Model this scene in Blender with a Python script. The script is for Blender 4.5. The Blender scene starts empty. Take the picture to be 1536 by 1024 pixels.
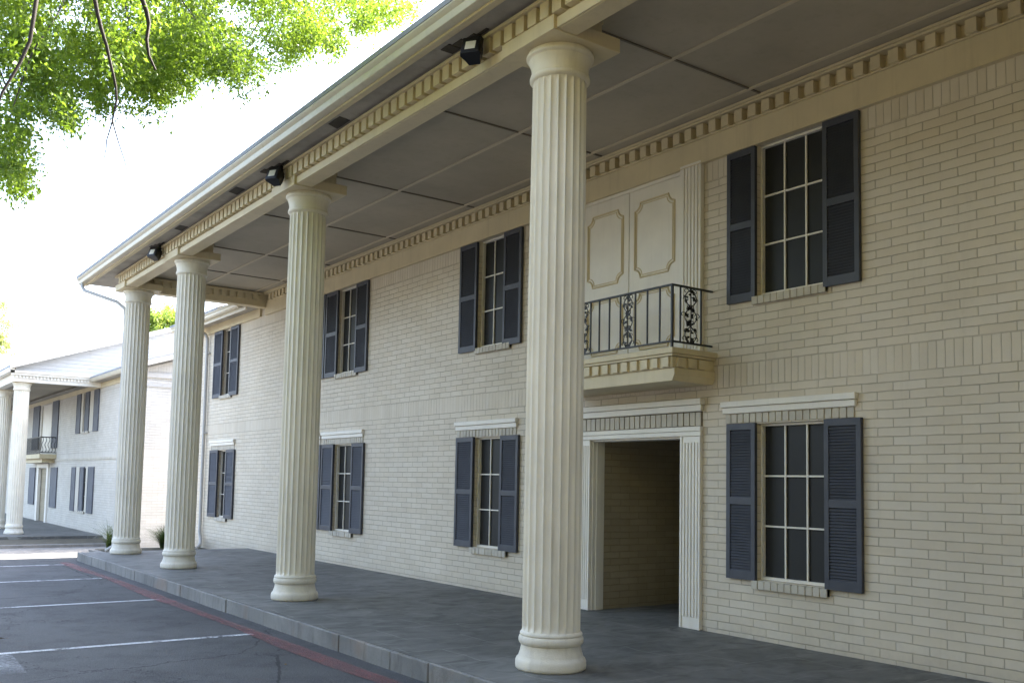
import bpy, math, random
import numpy as np
from mathutils import Vector, Matrix
R_ = math.radians
scene = bpy.context.scene
COL = scene.collection
rnd = random.Random(11)

# ------------------------------------------------------------------ mesh collector
class MB:
    def __init__(s): s.v = []; s.f = []; s.m = []
    def add(s, vs, fs, mi=0):
        n = len(s.v); s.v += [tuple(v) for v in vs]
        s.f += [tuple(n + i for i in f) for f in fs]; s.m += [mi] * len(fs)
        return s
    def box(s, x0, x1, y0, y1, z0, z1, mi=0):
        if x0 > x1: x0, x1 = x1, x0
        if y0 > y1: y0, y1 = y1, y0
        if z0 > z1: z0, z1 = z1, z0
        return s.add([(x0,y0,z0),(x1,y0,z0),(x1,y1,z0),(x0,y1,z0),(x0,y0,z1),(x1,y0,z1),(x1,y1,z1),(x0,y1,z1)],
              [(0,3,2,1),(4,5,6,7),(0,1,5,4),(1,2,6,5),(2,3,7,6),(3,0,4,7)], mi)
    def prism(s, prof, axis, a, b, mi=0):
        """closed profile extruded along axis ('x': prof (y,z); 'y': prof (x,z); 'z': prof (x,y))"""
        def P(p, t):
            return {'x': (t, p[0], p[1]), 'y': (p[0], t, p[1]), 'z': (p[0], p[1], t)}[axis]
        n = len(prof)
        vs = [P(p, a) for p in prof] + [P(p, b) for p in prof]
        fs = [tuple(range(n)), tuple(range(2*n-1, n-1, -1))] + [(i, n+i, n+(i+1) % n, (i+1) % n) for i in range(n)]
        return s.add(vs, fs, mi)
    def lathe(s, prof, cx, cy, n=48, mi=0, cap=True):
        vs = []; fs = []
        for r, z in prof:
            for i in range(n):
                a = 2*math.pi*i/n; vs.append((cx + r*math.cos(a), cy + r*math.sin(a), z))
        for k in range(len(prof)-1):
            for i in range(n):
                j = (i+1) % n
                fs.append((k*n+i, k*n+j, (k+1)*n+j, (k+1)*n+i))
        if cap:
            fs.append(tuple(range(n-1, -1, -1))); fs.append(tuple((len(prof)-1)*n+i for i in range(n)))
        return s.add(vs, fs, mi)
    def tube(s, pts, r, n=6, mi=0, r1=None):
        pts = [Vector(p) for p in pts]; vs = []; fs = []; N = len(pts)
        up = Vector((0.13, 0.2, 1)).normalized(); prev = None
        for k, p in enumerate(pts):
            t = (pts[min(k+1, N-1)] - pts[max(k-1, 0)])
            if t.length < 1e-9: t = Vector((0,0,1))
            t.normalize()
            if prev is None:
                a = t.orthogonal().normalized() if abs(t.dot(up)) > .98 else t.cross(up).normalized()
            else:
                a = (prev - t*prev.dot(t)); a.normalize()
            prev = a; b = t.cross(a)
            rr = r if r1 is None else r + (r1-r)*k/(N-1)
            for i in range(n):
                an = 2*math.pi*i/n + math.pi/4
                vs.append(p + a*rr*math.cos(an) + b*rr*math.sin(an))
        for k in range(N-1):
            for i in range(n):
                j = (i+1) % n; fs.append((k*n+i, k*n+j, (k+1)*n+j, (k+1)*n+i))
        fs.append(tuple(range(n-1, -1, -1))); fs.append(tuple((N-1)*n+i for i in range(n)))
        return s.add(vs, fs, mi)
    def build(s, name, mat, parent=None, smooth=None, bevel=0, org=None):
        me = bpy.data.meshes.new(name); me.from_pydata(s.v, [], s.f)
        mats = mat if isinstance(mat, (list, tuple)) else [mat]
        for m in mats: me.materials.append(m)
        if len(mats) > 1: me.polygons.foreach_set('material_index', s.m)
        o = bpy.data.objects.new(name, me); COL.objects.link(o)
        if smooth:
            me.shade_smooth()
            md = None
            me.polygons.foreach_set('use_smooth', [True]*len(me.polygons))
            try:
                me.set_sharp_from_angle(angle=R_(smooth))
            except Exception: pass
        if bevel:
            md = o.modifiers.new('bevel', 'BEVEL'); md.width = bevel; md.segments = 2; md.limit_method = 'ANGLE'; md.angle_limit = R_(40)
        if parent is not None:
            o.parent = parent
        me.update()
        return o

def tag(o, label=None, cat=None, group=None, kind=None):
    if label: o['label'] = label
    if cat: o['category'] = cat
    if group: o['group'] = group
    if kind: o['kind'] = kind
    return o
def empty(name, label, cat, group=None, loc=(0,0,0)):
    o = bpy.data.objects.new(name, None); COL.objects.link(o); o.location = loc
    o.empty_display_size = .2
    return tag(o, label, cat, group)

# ------------------------------------------------------------------ materials
class NT:
    def __init__(s, name):
        s.m = bpy.data.materials.new(name); s.m.use_nodes = True; s.t = s.m.node_tree; s.t.nodes.clear()
        s.out = s.n('ShaderNodeOutputMaterial')
    def n(s, ty, **kw):
        x = s.t.nodes.new(ty)
        for k, v in kw.items(): setattr(x, k, v)
        return x
    def l(s, a, b): s.t.links.new(a, b)
    def val(s, sock, v):
        if hasattr(v, 'is_linked') or hasattr(v, 'links'): s.l(v, sock)
        else: sock.default_value = v
    def math(s, op, a, b=0., c=None, clamp=False):
        x = s.n('ShaderNodeMath', operation=op, use_clamp=clamp); s.val(x.inputs[0], a); s.val(x.inputs[1], b)
        if c is not None: s.val(x.inputs[2], c)
        return x.outputs[0]
    def mix(s, fac, a, b, blend='MIX'):
        x = s.n('ShaderNodeMix', data_type='RGBA', blend_type=blend)
        s.val(x.inputs[0], fac); s.val(x.inputs[6], c4(a)); s.val(x.inputs[7], c4(b)); return x.outputs[2]
    def noise(s, vec, scale, detail=4, rough=.55, dim='3D', dist=0):
        x = s.n('ShaderNodeTexNoise', noise_dimensions=dim); s.l(vec, x.inputs['Vector'])
        x.inputs['Scale'].default_value = scale; x.inputs['Detail'].default_value = detail
        x.inputs['Roughness'].default_value = rough; x.inputs['Distortion'].default_value = dist
        return x.outputs[0]
    def ramp(s, fac, a, b, ca=(0,0,0), cb=(1,1,1)):
        x = s.n('ShaderNodeMapRange'); x.clamp = True
        s.val(x.inputs[0], fac); x.inputs[1].default_value = a; x.inputs[2].default_value = b
        return x.outputs[0]
    def pos(s):
        return s.n('ShaderNodeTexCoord').outputs['Object']
    def mapping(s, vec, scale=(1,1,1), loc=(0,0,0), rot=(0,0,0)):
        x = s.n('ShaderNodeMapping'); s.l(vec, x.inputs[0])
        x.inputs['Location'].default_value = loc; x.inputs['Rotation'].default_value = rot; x.inputs['Scale'].default_value = scale
        return x.outputs[0]
    def sep(s, v):
        x = s.n('ShaderNodeSeparateXYZ'); s.l(v, x.inputs[0]); return x.outputs
    def comb(s, a, b, c=0.):
        x = s.n('ShaderNodeCombineXYZ'); s.val(x.inputs[0], a); s.val(x.inputs[1], b); s.val(x.inputs[2], c); return x.outputs[0]
    def bump(s, h, strength=1., dist=.01, nrm=None):
        x = s.n('ShaderNodeBump'); s.l(h, x.inputs['Height']); x.inputs['Strength'].default_value = strength
        x.inputs['Distance'].default_value = dist
        if nrm is not None: s.l(nrm, x.inputs['Normal'])
        return x.outputs[0]
    def bsdf(s, col, rough=.6, nrm=None, spec=.5, metal=0.):
        b = s.n('ShaderNodeBsdfPrincipled'); s.val(b.inputs['Base Color'], c4(col)); s.val(b.inputs['Roughness'], rough)
        b.inputs['Specular IOR Level'].default_value = spec; b.inputs['Metallic'].default_value = metal
        if nrm is not None: s.l(nrm, b.inputs['Normal'])
        s.l(b.outputs[0], s.out.inputs[0]); return b
def c4(c):
    if isinstance(c, (tuple, list)) and len(c) == 3: return (*c, 1)
    return c

def paint(name, col, var=.08, rough=.55, bump=.15, scale=6., dirt=.0, spec=.4):
    t = NT(name); p = t.pos()
    n1 = t.noise(p, scale*.35, 5, .6); n2 = t.noise(p, 90, 3, .6)
    dark = tuple(c*(1-var*2.2) for c in col); lite = tuple(min(1, c*(1+var*.6)) for c in col)
    c = t.mix(t.ramp(n1, .3, .7), dark, lite)
    if dirt:
        sx = t.mapping(p, (9, 9, .7)); n3 = t.noise(sx, 1.2, 6, .65)
        c = t.mix(t.math('MULTIPLY', t.ramp(n3, .52, .8), dirt), c, (col[0]*.45, col[1]*.42, col[2]*.36))
    t.bsdf(c, rough, t.bump(n2, bump, .003), spec)
    return t.m

def brick_mat(name, col, horiz='y', z_lo=2.465, z_hi=2.70, top0=4.665, off=0., mortar=.47, dz=0., bands=True):
    t = NT(name); p = t.pos(); s = t.sep(p)
    h = s[1] if horiz == 'y' else s[0]
    # slight hand-laid wobble of the joints
    wob = t.noise(p, 2.3, 3, .6); wb = t.math('MULTIPLY', t.math('SUBTRACT', wob, .5), .018)
    wob2 = t.noise(p, 9., 2, .5); wb2 = t.math('MULTIPLY', t.math('SUBTRACT', wob2, .5), .009)
    hh = t.math('ADD', t.math('ADD', h, wb2), off); z = t.math('ADD', t.math('ADD', s[2], t.math('MULTIPLY', wb, .5)), wb2)
    z = t.math('SUBTRACT', z, dz)
    def brick(vec, bw, rh, offset, ms):
        b = t.n('ShaderNodeTexBrick'); b.offset = offset; b.squash = 1.0
        t.l(vec, b.inputs['Vector']); b.inputs['Scale'].default_value = 1.
        b.inputs['Brick Width'].default_value = bw; b.inputs['Row Height'].default_value = rh
        b.inputs['Mortar Size'].default_value = ms; b.inputs['Mortar Smooth'].default_value = .55; b.inputs['Bias'].default_value = 0.
        b.inputs['Color1'].default_value = (0,0,0,1); b.inputs['Color2'].default_value = (1,1,1,1); b.inputs['Mortar'].default_value = (.5,.5,.5,1)
        return b
    b1 = brick(t.comb(hh, t.math('SUBTRACT', z, z_lo)), .302, .0782, .5, .0046)
    fac, colr = b1.outputs['Fac'], b1.outputs['Color']
    band_m = None
    if bands:
        b2 = brick(t.comb(hh, t.math('SUBTRACT', z, z_lo)), .0765, z_hi - z_lo, 0., .0040)
        b3 = brick(t.comb(hh, t.math('SUBTRACT', z, top0)), .0765, .235, 0., .0040)
        m2 = t.math('MULTIPLY', t.math('GREATER_THAN', z, z_lo), t.math('LESS_THAN', z, z_hi))
        m3 = t.math('GREATER_THAN', z, top0)
        def mixf(m, a, b):
            x = t.n('ShaderNodeMix', data_type='FLOAT'); t.l(m, x.inputs[0]); t.l(a, x.inputs[2]); t.l(b, x.inputs[3]); return x.outputs[0]
        nb = t.ramp(t.noise(p, 1.1, 2, .5), .42, .62)     # paint fills some of the soldier joints
        fs = mixf(m3, mixf(m2, fac, t.math('MULTIPLY', b2.outputs['Fac'], t.math('ADD', t.math('MULTIPLY', nb, .65), .3))), t.math('MULTIPLY', b3.outputs['Fac'], .85))
        colr = t.mix(m3, t.mix(m2, colr, b2.outputs['Color']), b3.outputs['Color'])
        # the ledge line over the band
        edge = t.math('LESS_THAN', t.math('ABSOLUTE', t.math('SUBTRACT', z, z_hi)), .0065)
        fac = t.math('MAXIMUM', fs, t.math('MULTIPLY', edge, .9))
    n1 = t.noise(p, 1.3, 5, .6); n2 = t.noise(p, 140, 3, .7); n3 = t.noise(p, 14, 4, .6)
    base = t.mix(t.ramp(n1, .3, .7), tuple(c*.90 for c in col), tuple(c*1.03 for c in col))
    base = t.mix(.06, base, colr, 'OVERLAY')
    base = t.mix(t.math('MULTIPLY', t.ramp(n3, .55, .8), .12), base, tuple(c*.6 for c in col))
    fill = t.ramp(t.noise(p, 3.1, 4, .65), .30, .60)
    ff = t.math('MULTIPLY', fac, t.math('ADD', t.math('MULTIPLY', fill, .5), .5))
    # splash-back grime along the foot of the wall
    foot = t.math('MULTIPLY', t.ramp(t.math('ADD', z, t.math('MULTIPLY', n3, .35)), .34, .12), .22)
    base = t.mix(foot, base, (.20, .18, .15))
    drip = t.ramp(t.noise(t.mapping(p, (3.2, 3.2, .35)), 1.5, 6, .7), .56, .82)
    base = t.mix(t.math('MULTIPLY', drip, .28), base, (col[0]*.55, col[1]*.52, col[2]*.45))
    c = t.mix(t.math('MULTIPLY', ff, mortar), base, (col[0]*.36, col[1]*.31, col[2]*.24))
    height = t.math('SUBTRACT', 1., ff)
    nb1 = t.bump(height, .95, .0085)
    nb2 = t.bump(n3, .25, .006, nb1)
    nb3 = t.bump(n2, .35, .0025, nb2)
    t.bsdf(c, .62, nb3, .35)
    return t.m

def concrete_mat(name, col, gloss=.5):
    t = NT(name); p = t.pos()
    big = t.noise(p, .55, 6, .6, dist=.6); mid = t.noise(t.mapping(p, (1.3, 2.0, 1), rot=(0,0,.5)), 2.2, 6, .62, dist=.8); fine = t.noise(p, 60, 4, .7)
    c = t.mix(t.ramp(big, .32, .68), tuple(x*.72 for x in col), tuple(x*1.2 for x in col))
    c = t.mix(t.math('MULTIPLY', t.ramp(mid, .5, .68), .8), c, tuple(x*.5 for x in col))
    c = t.mix(t.math('MULTIPLY', t.ramp(mid, .46, .34), .35), c, (col[0]*1.6, col[1]*1.6, col[2]*1.55))
    # stamped, worn flag joints
    w = t.noise(p, 1.4, 3, .5)
    s = t.sep(p)
    br = t.n('ShaderNodeTexBrick'); br.offset = .37
    t.l(t.comb(t.math('ADD', s[0], t.math('MULTIPLY', w, .22)), t.math('ADD', s[1], t.math('MULTIPLY', w, .22))), br.inputs['Vector'])
    br.inputs['Scale'].default_value = 1; br.inputs['Brick Width'].default_value = .93; br.inputs['Row Height'].default_value = .61
    br.inputs['Mortar Size'].default_value = .007; br.inputs['Mortar Smooth'].default_value = .7
    jm = t.math('MULTIPLY', br.outputs['Fac'], t.ramp(t.noise(p, .9, 4, .6), .36, .56))
    c = t.mix(t.math('MULTIPLY', jm, .8), c, (col[0]*2.1, col[1]*2.1, col[2]*2.05))
    spk = t.ramp(t.noise(p, 160, 2, .5), .62, .72)
    c = t.mix(t.math('MULTIPLY', spk, .25), c, (col[0]*2, col[1]*2, col[2]*1.9))
    h = t.math('ADD', t.math('MULTIPLY', mid, 1.2), t.math('MULTIPLY', fine, .25))
    h = t.math('SUBTRACT', h, t.math('MULTIPLY', jm, .4))
    ro = t.math('ADD', gloss, t.math('MULTIPLY', mid, .28))
    t.bsdf(c, ro, t.bump(h, .55, .012), .45)
    return t.m

def kerb_mat():
    t = NT('kerb_concrete'); p = t.pos()
    big = t.noise(p, 1.1, 6, .65, dist=.5); st = t.noise(t.mapping(p, (5, 5, 1.2)), 1.6, 6, .7); fine = t.noise(p, 45, 5, .75)
    c = t.mix(t.ramp(big, .3, .7), (.19, .19, .185), (.34, .33, .31))
    c = t.mix(t.math('MULTIPLY', t.ramp(st, .5, .75), .6), c, (.11, .10, .09))
    c = t.mix(t.math('MULTIPLY', t.ramp(t.noise(p, .8, 4, .6), .56, .7), .45), c, (.34, .22, .15))
    c = t.mix(t.math('MULTIPLY', t.ramp(fine, .55, .75), .35), c, (.10, .10, .10))
    t.bsdf(c, .8, t.bump(t.math('ADD', t.math('MULTIPLY', fine, .6), st), .9, .012), .3)
    return t.m

def asphalt_mat():
    t = NT('asphalt'); p = t.pos()
    big = t.noise(p, .35, 6, .62, dist=.5); mid = t.noise(p, 2.4, 6, .65); grit = t.noise(p, 95, 3, .8)
    vor = t.n('ShaderNodeTexVoronoi'); t.l(p, vor.inputs['Vector']); vor.inputs['Scale'].default_value = 75
    c = t.mix(t.ramp(big, .3, .7), (.042, .043, .046), (.088, .088, .090))
    c = t.mix(t.math('MULTIPLY', t.ramp(mid, .5, .72), .55), c, (.026, .027, .030))
    c = t.mix(t.math('MULTIPLY', t.ramp(grit, .52, .68), .75), c, (.20, .195, .19))
    c = t.mix(t.math('MULTIPLY', t.ramp(t.noise(p, 5.5, 4, .7), .58, .8), .45), c, (.11, .075, .06))
    # cracks
    vc = t.n('ShaderNodeTexVoronoi', feature='DISTANCE_TO_EDGE'); dn = t.noise(p, 2.2, 4, .7)
    q = t.n('ShaderNodeVectorMath', operation='ADD'); t.l(p, q.inputs[0]); t.l(t.comb(dn, dn, dn), q.inputs[1])
    t.l(q.outputs[0], vc.inputs['Vector']); vc.inputs['Scale'].default_value = .42
    crack = t.math('LESS_THAN', vc.outputs['Distance'], .0045)
    c = t.mix(t.math('MULTIPLY', crack, .8), c, (.014, .014, .015))
    h = t.math('ADD', t.math('MULTIPLY', vor.outputs['Distance'], .7), grit)
    t.bsdf(c, t.math('ADD', .62, t.math('MULTIPLY', mid, .3)), t.bump(h, .8, .006), .4)
    return t.m

def worn_paint(name, col, lo=.38, hi=.6, scale=14):
    """road paint worn through to the asphalt in places"""
    t = NT(name); p = t.pos()
    n = t.noise(p, scale, 5, .75); n2 = t.noise(p, 2.0, 3, .6); g = t.noise(p, 95, 3, .8)
    keep = t.ramp(t.math('ADD', t.math('MULTIPLY', n, .7), t.math('MULTIPLY', n2, .4)), lo, hi)
    keep = t.math('MULTIPLY', keep, t.ramp(g, .68, .5))
    b = t.n('ShaderNodeBsdfPrincipled'); b.inputs['Base Color'].default_value = c4(col); b.inputs['Roughness'].default_value = .7
    t.l(t.bump(g, .5, .004), b.inputs['Normal'])
    tr = t.n('ShaderNodeBsdfTransparent'); mx = t.n('ShaderNodeMixShader')
    t.l(keep, mx.inputs[0]); t.l(tr.outputs[0], mx.inputs[1]); t.l(b.outputs[0], mx.inputs[2]); t.l(mx.outputs[0], t.out.inputs[0])
    return t.m

def leaf_mat(name, c1, c2, c3, trans=.5):
    t = NT(name); p = t.pos()
    g = t.n('ShaderNodeNewGeometry'); r = g.outputs['Random Per Island']
    n = t.noise(p, 1.3, 3, .6)
    c = t.mix(r, c1, c2); c = t.mix(t.ramp(n, .42, .66), c, c3)
    d = t.n('ShaderNodeBsdfPrincipled'); t.l(c, d.inputs['Base Color']); d.inputs['Roughness'].default_value = .5
    tl = t.n('ShaderNodeBsdfTranslucent')
    t.l(t.mix(.22, c, (.55, .75, .06), 'MIX'), tl.inputs[0])
    mx = t.n('ShaderNodeMixShader'); mx.inputs[0].default_value = trans
    t.l(d.outputs[0], mx.inputs[1]); t.l(tl.outputs[0], mx.inputs[2]); t.l(mx.outputs[0], t.out.inputs[0])
    return t.m

WALLC = (.70, .622, .50)
M = {}
M['brick'] = brick_mat('painted_brick', WALLC)
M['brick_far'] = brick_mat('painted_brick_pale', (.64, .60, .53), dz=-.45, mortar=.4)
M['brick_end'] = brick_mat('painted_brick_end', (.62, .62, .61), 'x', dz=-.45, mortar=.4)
M['brick_in'] = brick_mat('passage_brick', (.38, .32, .22), 'x', bands=False)  # darker than the outer brick, standing in for the dim light inside
M['brick_piece'] = paint('painted_brick_pieces', (.60, .55, .46), .10, .65, .35, 9, dirt=.25)
M['trim'] = paint('cream_trim_paint', (.70, .595, .39), .05, .5, .2, 5, dirt=.25)
M['column'] = paint('column_paint', (.87, .81, .68), .05, .5, .25, 5, dirt=.32)
M['colbase'] = paint('column_base_plaster', (.84, .785, .67), .07, .75, .8, 14, dirt=.4)
M['white'] = paint('white_trim_paint', (.86, .815, .73), .04, .45, .15, 6, dirt=.15)
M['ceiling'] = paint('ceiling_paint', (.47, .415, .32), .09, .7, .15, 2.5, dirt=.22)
M['batten'] = paint('ceiling_batten_paint', (.62, .54, .40), .06, .6, .1, 4)
M['jointd'] = paint('ceiling_joint', (.20, .17, .13), .05, .8, .1)
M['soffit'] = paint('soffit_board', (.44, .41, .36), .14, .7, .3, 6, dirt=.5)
M['gutter'] = paint('gutter_metal', (.66, .60, .47), .05, .4, .05, 4, dirt=.3, spec=.5)
M['downpipe'] = paint('downpipe_paint', (.50, .49, .47), .05, .4, .05, 4, dirt=.2)
M['shutter'] = paint('shutter_paint', (.072, .077, .096), .12, .5, .1, 8)
M['screen'] = paint('insect_screen', (.030, .031, .031), .12, .45, .05, 3, spec=.22)
M['iron'] = paint('wrought_iron', (.018, .018, .018), .1, .45, .3, 20)
M['black'] = paint('black_plastic', (.012, .012, .014), .05, .35, .05)
M['lens'] = paint('lamp_lens', (.72, .70, .62), .04, .25, .02)
M['dark'] = paint('vent_dark', (.07, .062, .05), .15, .8, .3, 12)
M['porch'] = concrete_mat('porch_concrete', (.15, .15, .142), .5)
M['joint'] = paint('mortar_joint', (.17, .14, .10), .1, .8, .3, 12)
M['kerb'] = kerb_mat()
M['asphalt'] = asphalt_mat()
M['walk'] = concrete_mat('pale_concrete', (.22, .21, .195), .7)
M['tan'] = concrete_mat('tan_ground', (.17, .13, .04), .8)  # tone tuned for warm bounce off the unseen ground
M['shutter_far'] = paint('hazed_shutter_paint', (.13, .14, .165), .10, .6, .1, 8)  # lightened copy of the shutter paint, imitating haze over distance
M['linew'] = worn_paint('white_line_paint', (.62, .63, .65), .40, .56)
M['linered'] = worn_paint('red_line_paint', (.31, .12, .12), .28, .85, 30)
M['linefaint'] = worn_paint('faded_line_paint', (.30, .31, .33), .40, .75, 22)
M['shingle'] = paint('roof_shingle', (.34, .35, .37), .12, .8, .6, 10)
M['siding'] = paint('siding_paint', (.56, .565, .57), .04, .55, .1, 4, dirt=.15)
M['siding2'] = paint('far_casing_paint', (.62, .58, .50), .04, .55, .1, 4)
M['soil'] = paint('soil', (.12, .105, .075), .25, .9, .8, 12)
M['bark'] = paint('bark', (.034, .026, .020), .25, .85, .8, 14)
M['leaf'] = leaf_mat('leaf', (.085, .175, .016), (.17, .26, .022), (.055, .13, .016), .55)
M['leaf_olive'] = leaf_mat('leaf_olive', (.155, .14, .02), (.22, .18, .03), (.12, .115, .02), .3)  # leaf tone tuned to tint light bounced onto the upper walls
M['leaf_far'] = leaf_mat('leaf_far', (.22, .30, .05), (.34, .38, .07), (.12, .22, .05), .5)
M['leaf_pale'] = leaf_mat('leaf_pale', (.28, .32, .14), (.42, .40, .18), (.20, .26, .12), .5)  # leaves lightened to imitate haze and overexposure on the distant tree
M['grass'] = leaf_mat('grass_blade', (.035, .07, .018), (.085, .115, .04), (.03, .06, .02), .25)
M['litter'] = paint('dry_leaf', (.25, .17, .08), .2, .8, .3, 30)

# ------------------------------------------------------------------ generic builders
def wall_x(mb, x, y0, y1, z0, z1, holes, depth, mi=0):
    """face at x (looking to -X) with rectangular holes (ya,yb,za,zb) and their reveals"""
    ys = sorted({y0, y1, *[h[0] for h in holes], *[h[1] for h in holes]})
    zs = sorted({z0, z1, *[h[2] for h in holes], *[h[3] for h in holes]})
    for a, b in zip(ys, ys[1:]):
        for c, d in zip(zs, zs[1:]):
            m = ((a+b)/2, (c+d)/2)
            if any(h[0] < m[0] < h[1] and h[2] < m[1] < h[3] for h in holes): continue
            mb.add([(x,a,c),(x,b,c),(x,b,d),(x,a,d)], [(3,2,1,0)], mi)
    for (a, b, c, d) in holes:
        X = x + depth
        mb.add([(x,a,c),(X,a,c),(X,a,d),(x,a,d)], [(0,1,2,3)], mi)
        mb.add([(x,b,c),(X,b,c),(X,b,d),(x,b,d)], [(3,2,1,0)], mi)
        mb.add([(x,a,d),(X,a,d),(X,b,d),(x,b,d)], [(0,1,2,3)], mi)
        if c > z0: mb.add([(x,a,c),(X,a,c),(X,b,c),(x,b,c)], [(3,2,1,0)], mi)

def shutter(parent, ya, yb, z0, z1, x=0., slats=True, mid=.50):
    mb = MB(); X0, X1 = x-.045, x-.006
    st = min(.048, (yb-ya)*.17); zm = z0 + (z1-z0)*mid
    mb.box(X0, X1, ya, ya+st, z0, z1); mb.box(X0, X1, yb-st, yb, z0, z1)
    for a, b in ((z0, z0+.085), (zm-.035, zm+.035), (z1-.065, z1)):
        mb.box(X0+.001, X1-.001, ya+st, yb-st, a, b)
    mb.box(X1-.006, X1-.002, ya+st, yb-st, z0+.02, z1-.02)     # backing behind the louvres
    if slats:
        for a, b in ((z0+.085, zm-.035), (zm+.035, z1-.065)):
            n = max(4, int((b-a)/.027))
            for i in range(n):
                zc = a + (i+.5)*(b-a)/n; h = (b-a)/n*.62
                xa, xb = X0+.004, X1-.009
                mb.add([(xa,ya+st,zc-h),(xb,ya+st,zc+h),(xb,ya+st,zc+h+.004),(xa,ya+st,zc-h+.004),
                        (xa,yb-st,zc-h),(xb,yb-st,zc+h),(xb,yb-st,zc+h+.004),(xa,yb-st,zc-h+.004)],
                       [(0,1,2,3),(7,6,5,4),(0,4,5,1),(1,5,6,2),(2,6,7,3),(3,7,4,0)])
    else:
        mb.box(X0+.008, X1-.012, ya+st, yb-st, z0+.085, zm-.035); mb.box(X0+.008, X1-.012, ya+st, yb-st, zm+.035, z1-.065)
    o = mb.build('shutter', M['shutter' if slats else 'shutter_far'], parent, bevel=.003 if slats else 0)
    return o

def window(parent, oy0, oy1, oz0, oz1, sh, shz, x=0., sill=True, header=None, slats=True, cols=3, label=None, depth=.085, pad=.02, mat_piece='brick_piece'):
    """oy/oz: wall opening; sh: list of (ya,yb) shutters; header: (z_brick0,z_brick1,z_cornice_top, ya, yb)"""
    fr = MB(); X = x+depth; f = .022
    a, b, c, d = oy0+.002, oy1-.002, oz0+.002, oz1-.002
    # cream casing against the far reveal, then the white sash
    fr.box(X-.035, X+.03, a, a+f, c, d); fr.box(X-.035, X+.03, b-f, b, c, d)
    fr.box(X-.034, X+.03, a+f, b-f, c, c+f*1.3); fr.box(X-.034, X+.03, a+f, b-f, d-f, d)
    w = (b-a-2*f)
    for i in range(1, cols):
        y = a+f+w*i/cols; fr.box(X-.012, X+.004, y-.0085, y+.0085, c+f*1.3, d-f)
    hgt = d-f-(c+f*1.3)
    for i in range(1, 3):
        z = c+f*1.3+hgt*i/3; fr.box(X-.0135, X+.0055, a+f, b-f, z-.0085, z+.0085)
    o = fr.build('window', M['white'], parent, bevel=.0015 if slats else 0)
    if label: o['label'] = label
    MB().box(X+.008, X+.014, a+f*.5, b-f*.5, c+f, d-f*.5).build('pane', M['screen'], o)
    for ya, yb in sh: shutter(o, ya, yb, shz[0], shz[1], x, slats)
    if sill:
        s = MB(); n = max(3, int(round((oy1-oy0+.06)/.078))); y0 = oy0-.02; L = (oy1-oy0+.06)/n
        for i in range(n):
            s.box(x-.045+rnd.uniform(-.003,.003), x+depth-.036, y0+i*L+.004, y0+(i+1)*L-.004, oz0-.085, oz0-.006)
        s.box(x-.036, x+depth-.037, y0+.004, y0+n*L-.004, oz0-.080, oz0-.012)
        s.build('sill', M[mat_piece], o, bevel=.004)
    if header:
        zb0, zb1, zt, ya, yb = header
        s = MB(); n = int(round((yb-ya-.06)/.080)); L = (yb-ya-.06)/n
        for i in range(n):
            y0 = ya+.03+i*L
            s.box(x-.013+rnd.uniform(-.003,.002), x+.002, y0+.0055, y0+L-.0055, zb0+.004, zb1-.004)
        s.build('brick_header', M[mat_piece], o, bevel=.003)
        k = MB(); zm = (zb1+zt)/2
        k.box(x-.034, x, ya+.012, yb-.012, zb1, zm); k.box(x-.055, x, ya, yb, zm+.002, zt)
        k.build('cornice', M['white'], o, bevel=.005)
    return o

def column(parent, cx, cy, z0, z1, abz=.122, ab=.352, detail=True, label=None):
    H = z1-z0
    nf = 22; pp = 10; N = nf*pp
    rb, rt = .2335, .2245
    zs = []
    zb, zt = z0+.298, z1-.245
    levels = [(0, 0), (.012, .35), (.03, .8), (.05, 1)]
    seq = [(zb+a, k) for a, k in levels] + [(zb+(zt-zb)*q, 1) for q in (.2, .4, .6, .8)] + [(zt-a, k) for a, k in reversed(levels)]
    vs = []; fs = []
    for (z, k) in seq:
        q = (z-zb)/(zt-zb); r = rb+(rt-rb)*q + .004*math.sin(math.pi*q)
        for i in range(N):
            ph = (i % pp)/pp
            d = 0
            if .05 < ph < .95: d = math.sqrt(max(0, 1-abs((ph-.5)/.42)**2.6))
            rr = r - .0175*d*k
            a = 2*math.pi*i/N
            vs.append((cx+rr*math.cos(a), cy+rr*math.sin(a), z))
    for k in range(len(seq)-1):
        for i in range(N):
            j = (i+1) % N; fs.append((k*N+i, k*N+j, (k+1)*N+j, (k+1)*N+i))
    o = MB().add(vs, fs).build('column', M['column'], parent, smooth=38)
    if label: o['label'] = label
    base = [(.275,.0),(.288,.012),(.290,.03),(.289,.06),(.280,.078),(.266,.088),(.256,.10),(.246,.125),(.240,.15),(.238,.168),(.244,.172),(.254,.180),(.259,.195),
            (.259,.210),(.254,.225),(.246,.232),(.250,.238),(.2505,.246),(.244,.254),(.2345,.262),(.228,.266)]
    MB().lathe([(r*.975 if z < .1 else r, z0+z*1.14) for r, z in base], cx, cy, 56).build('column_base', M['colbase'], o, smooth=50)
    cap = [(.218,-.25),(.228,-.248),(.240,-.238),(.2500,-.228),(.2515,-.214),(.248,-.200),(.240,-.196),(.243,-.192),(.243,-.184),(.2355,-.181),(.2365,-.165),(.238,-.14),(.243,-.112),(.252,-.088),
           (.260,-.068),(.262,-.064),(.256,-.061),(.262,-.055),(.274,-.050),(.281,-.040),(.282,-.026),(.276,-.012),(.270,-.010),(.270,0)]
    MB().lathe([(r, z1+z) for r, z in cap], cx, cy, 56).build('capital', M['column'], o, smooth=45)
    MB().box(cx-ab, cx+ab, cy-ab, cy+ab, z1+.0015, z1+abz).build('abacus', M['trim'], o, bevel=.006)
    return o

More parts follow.
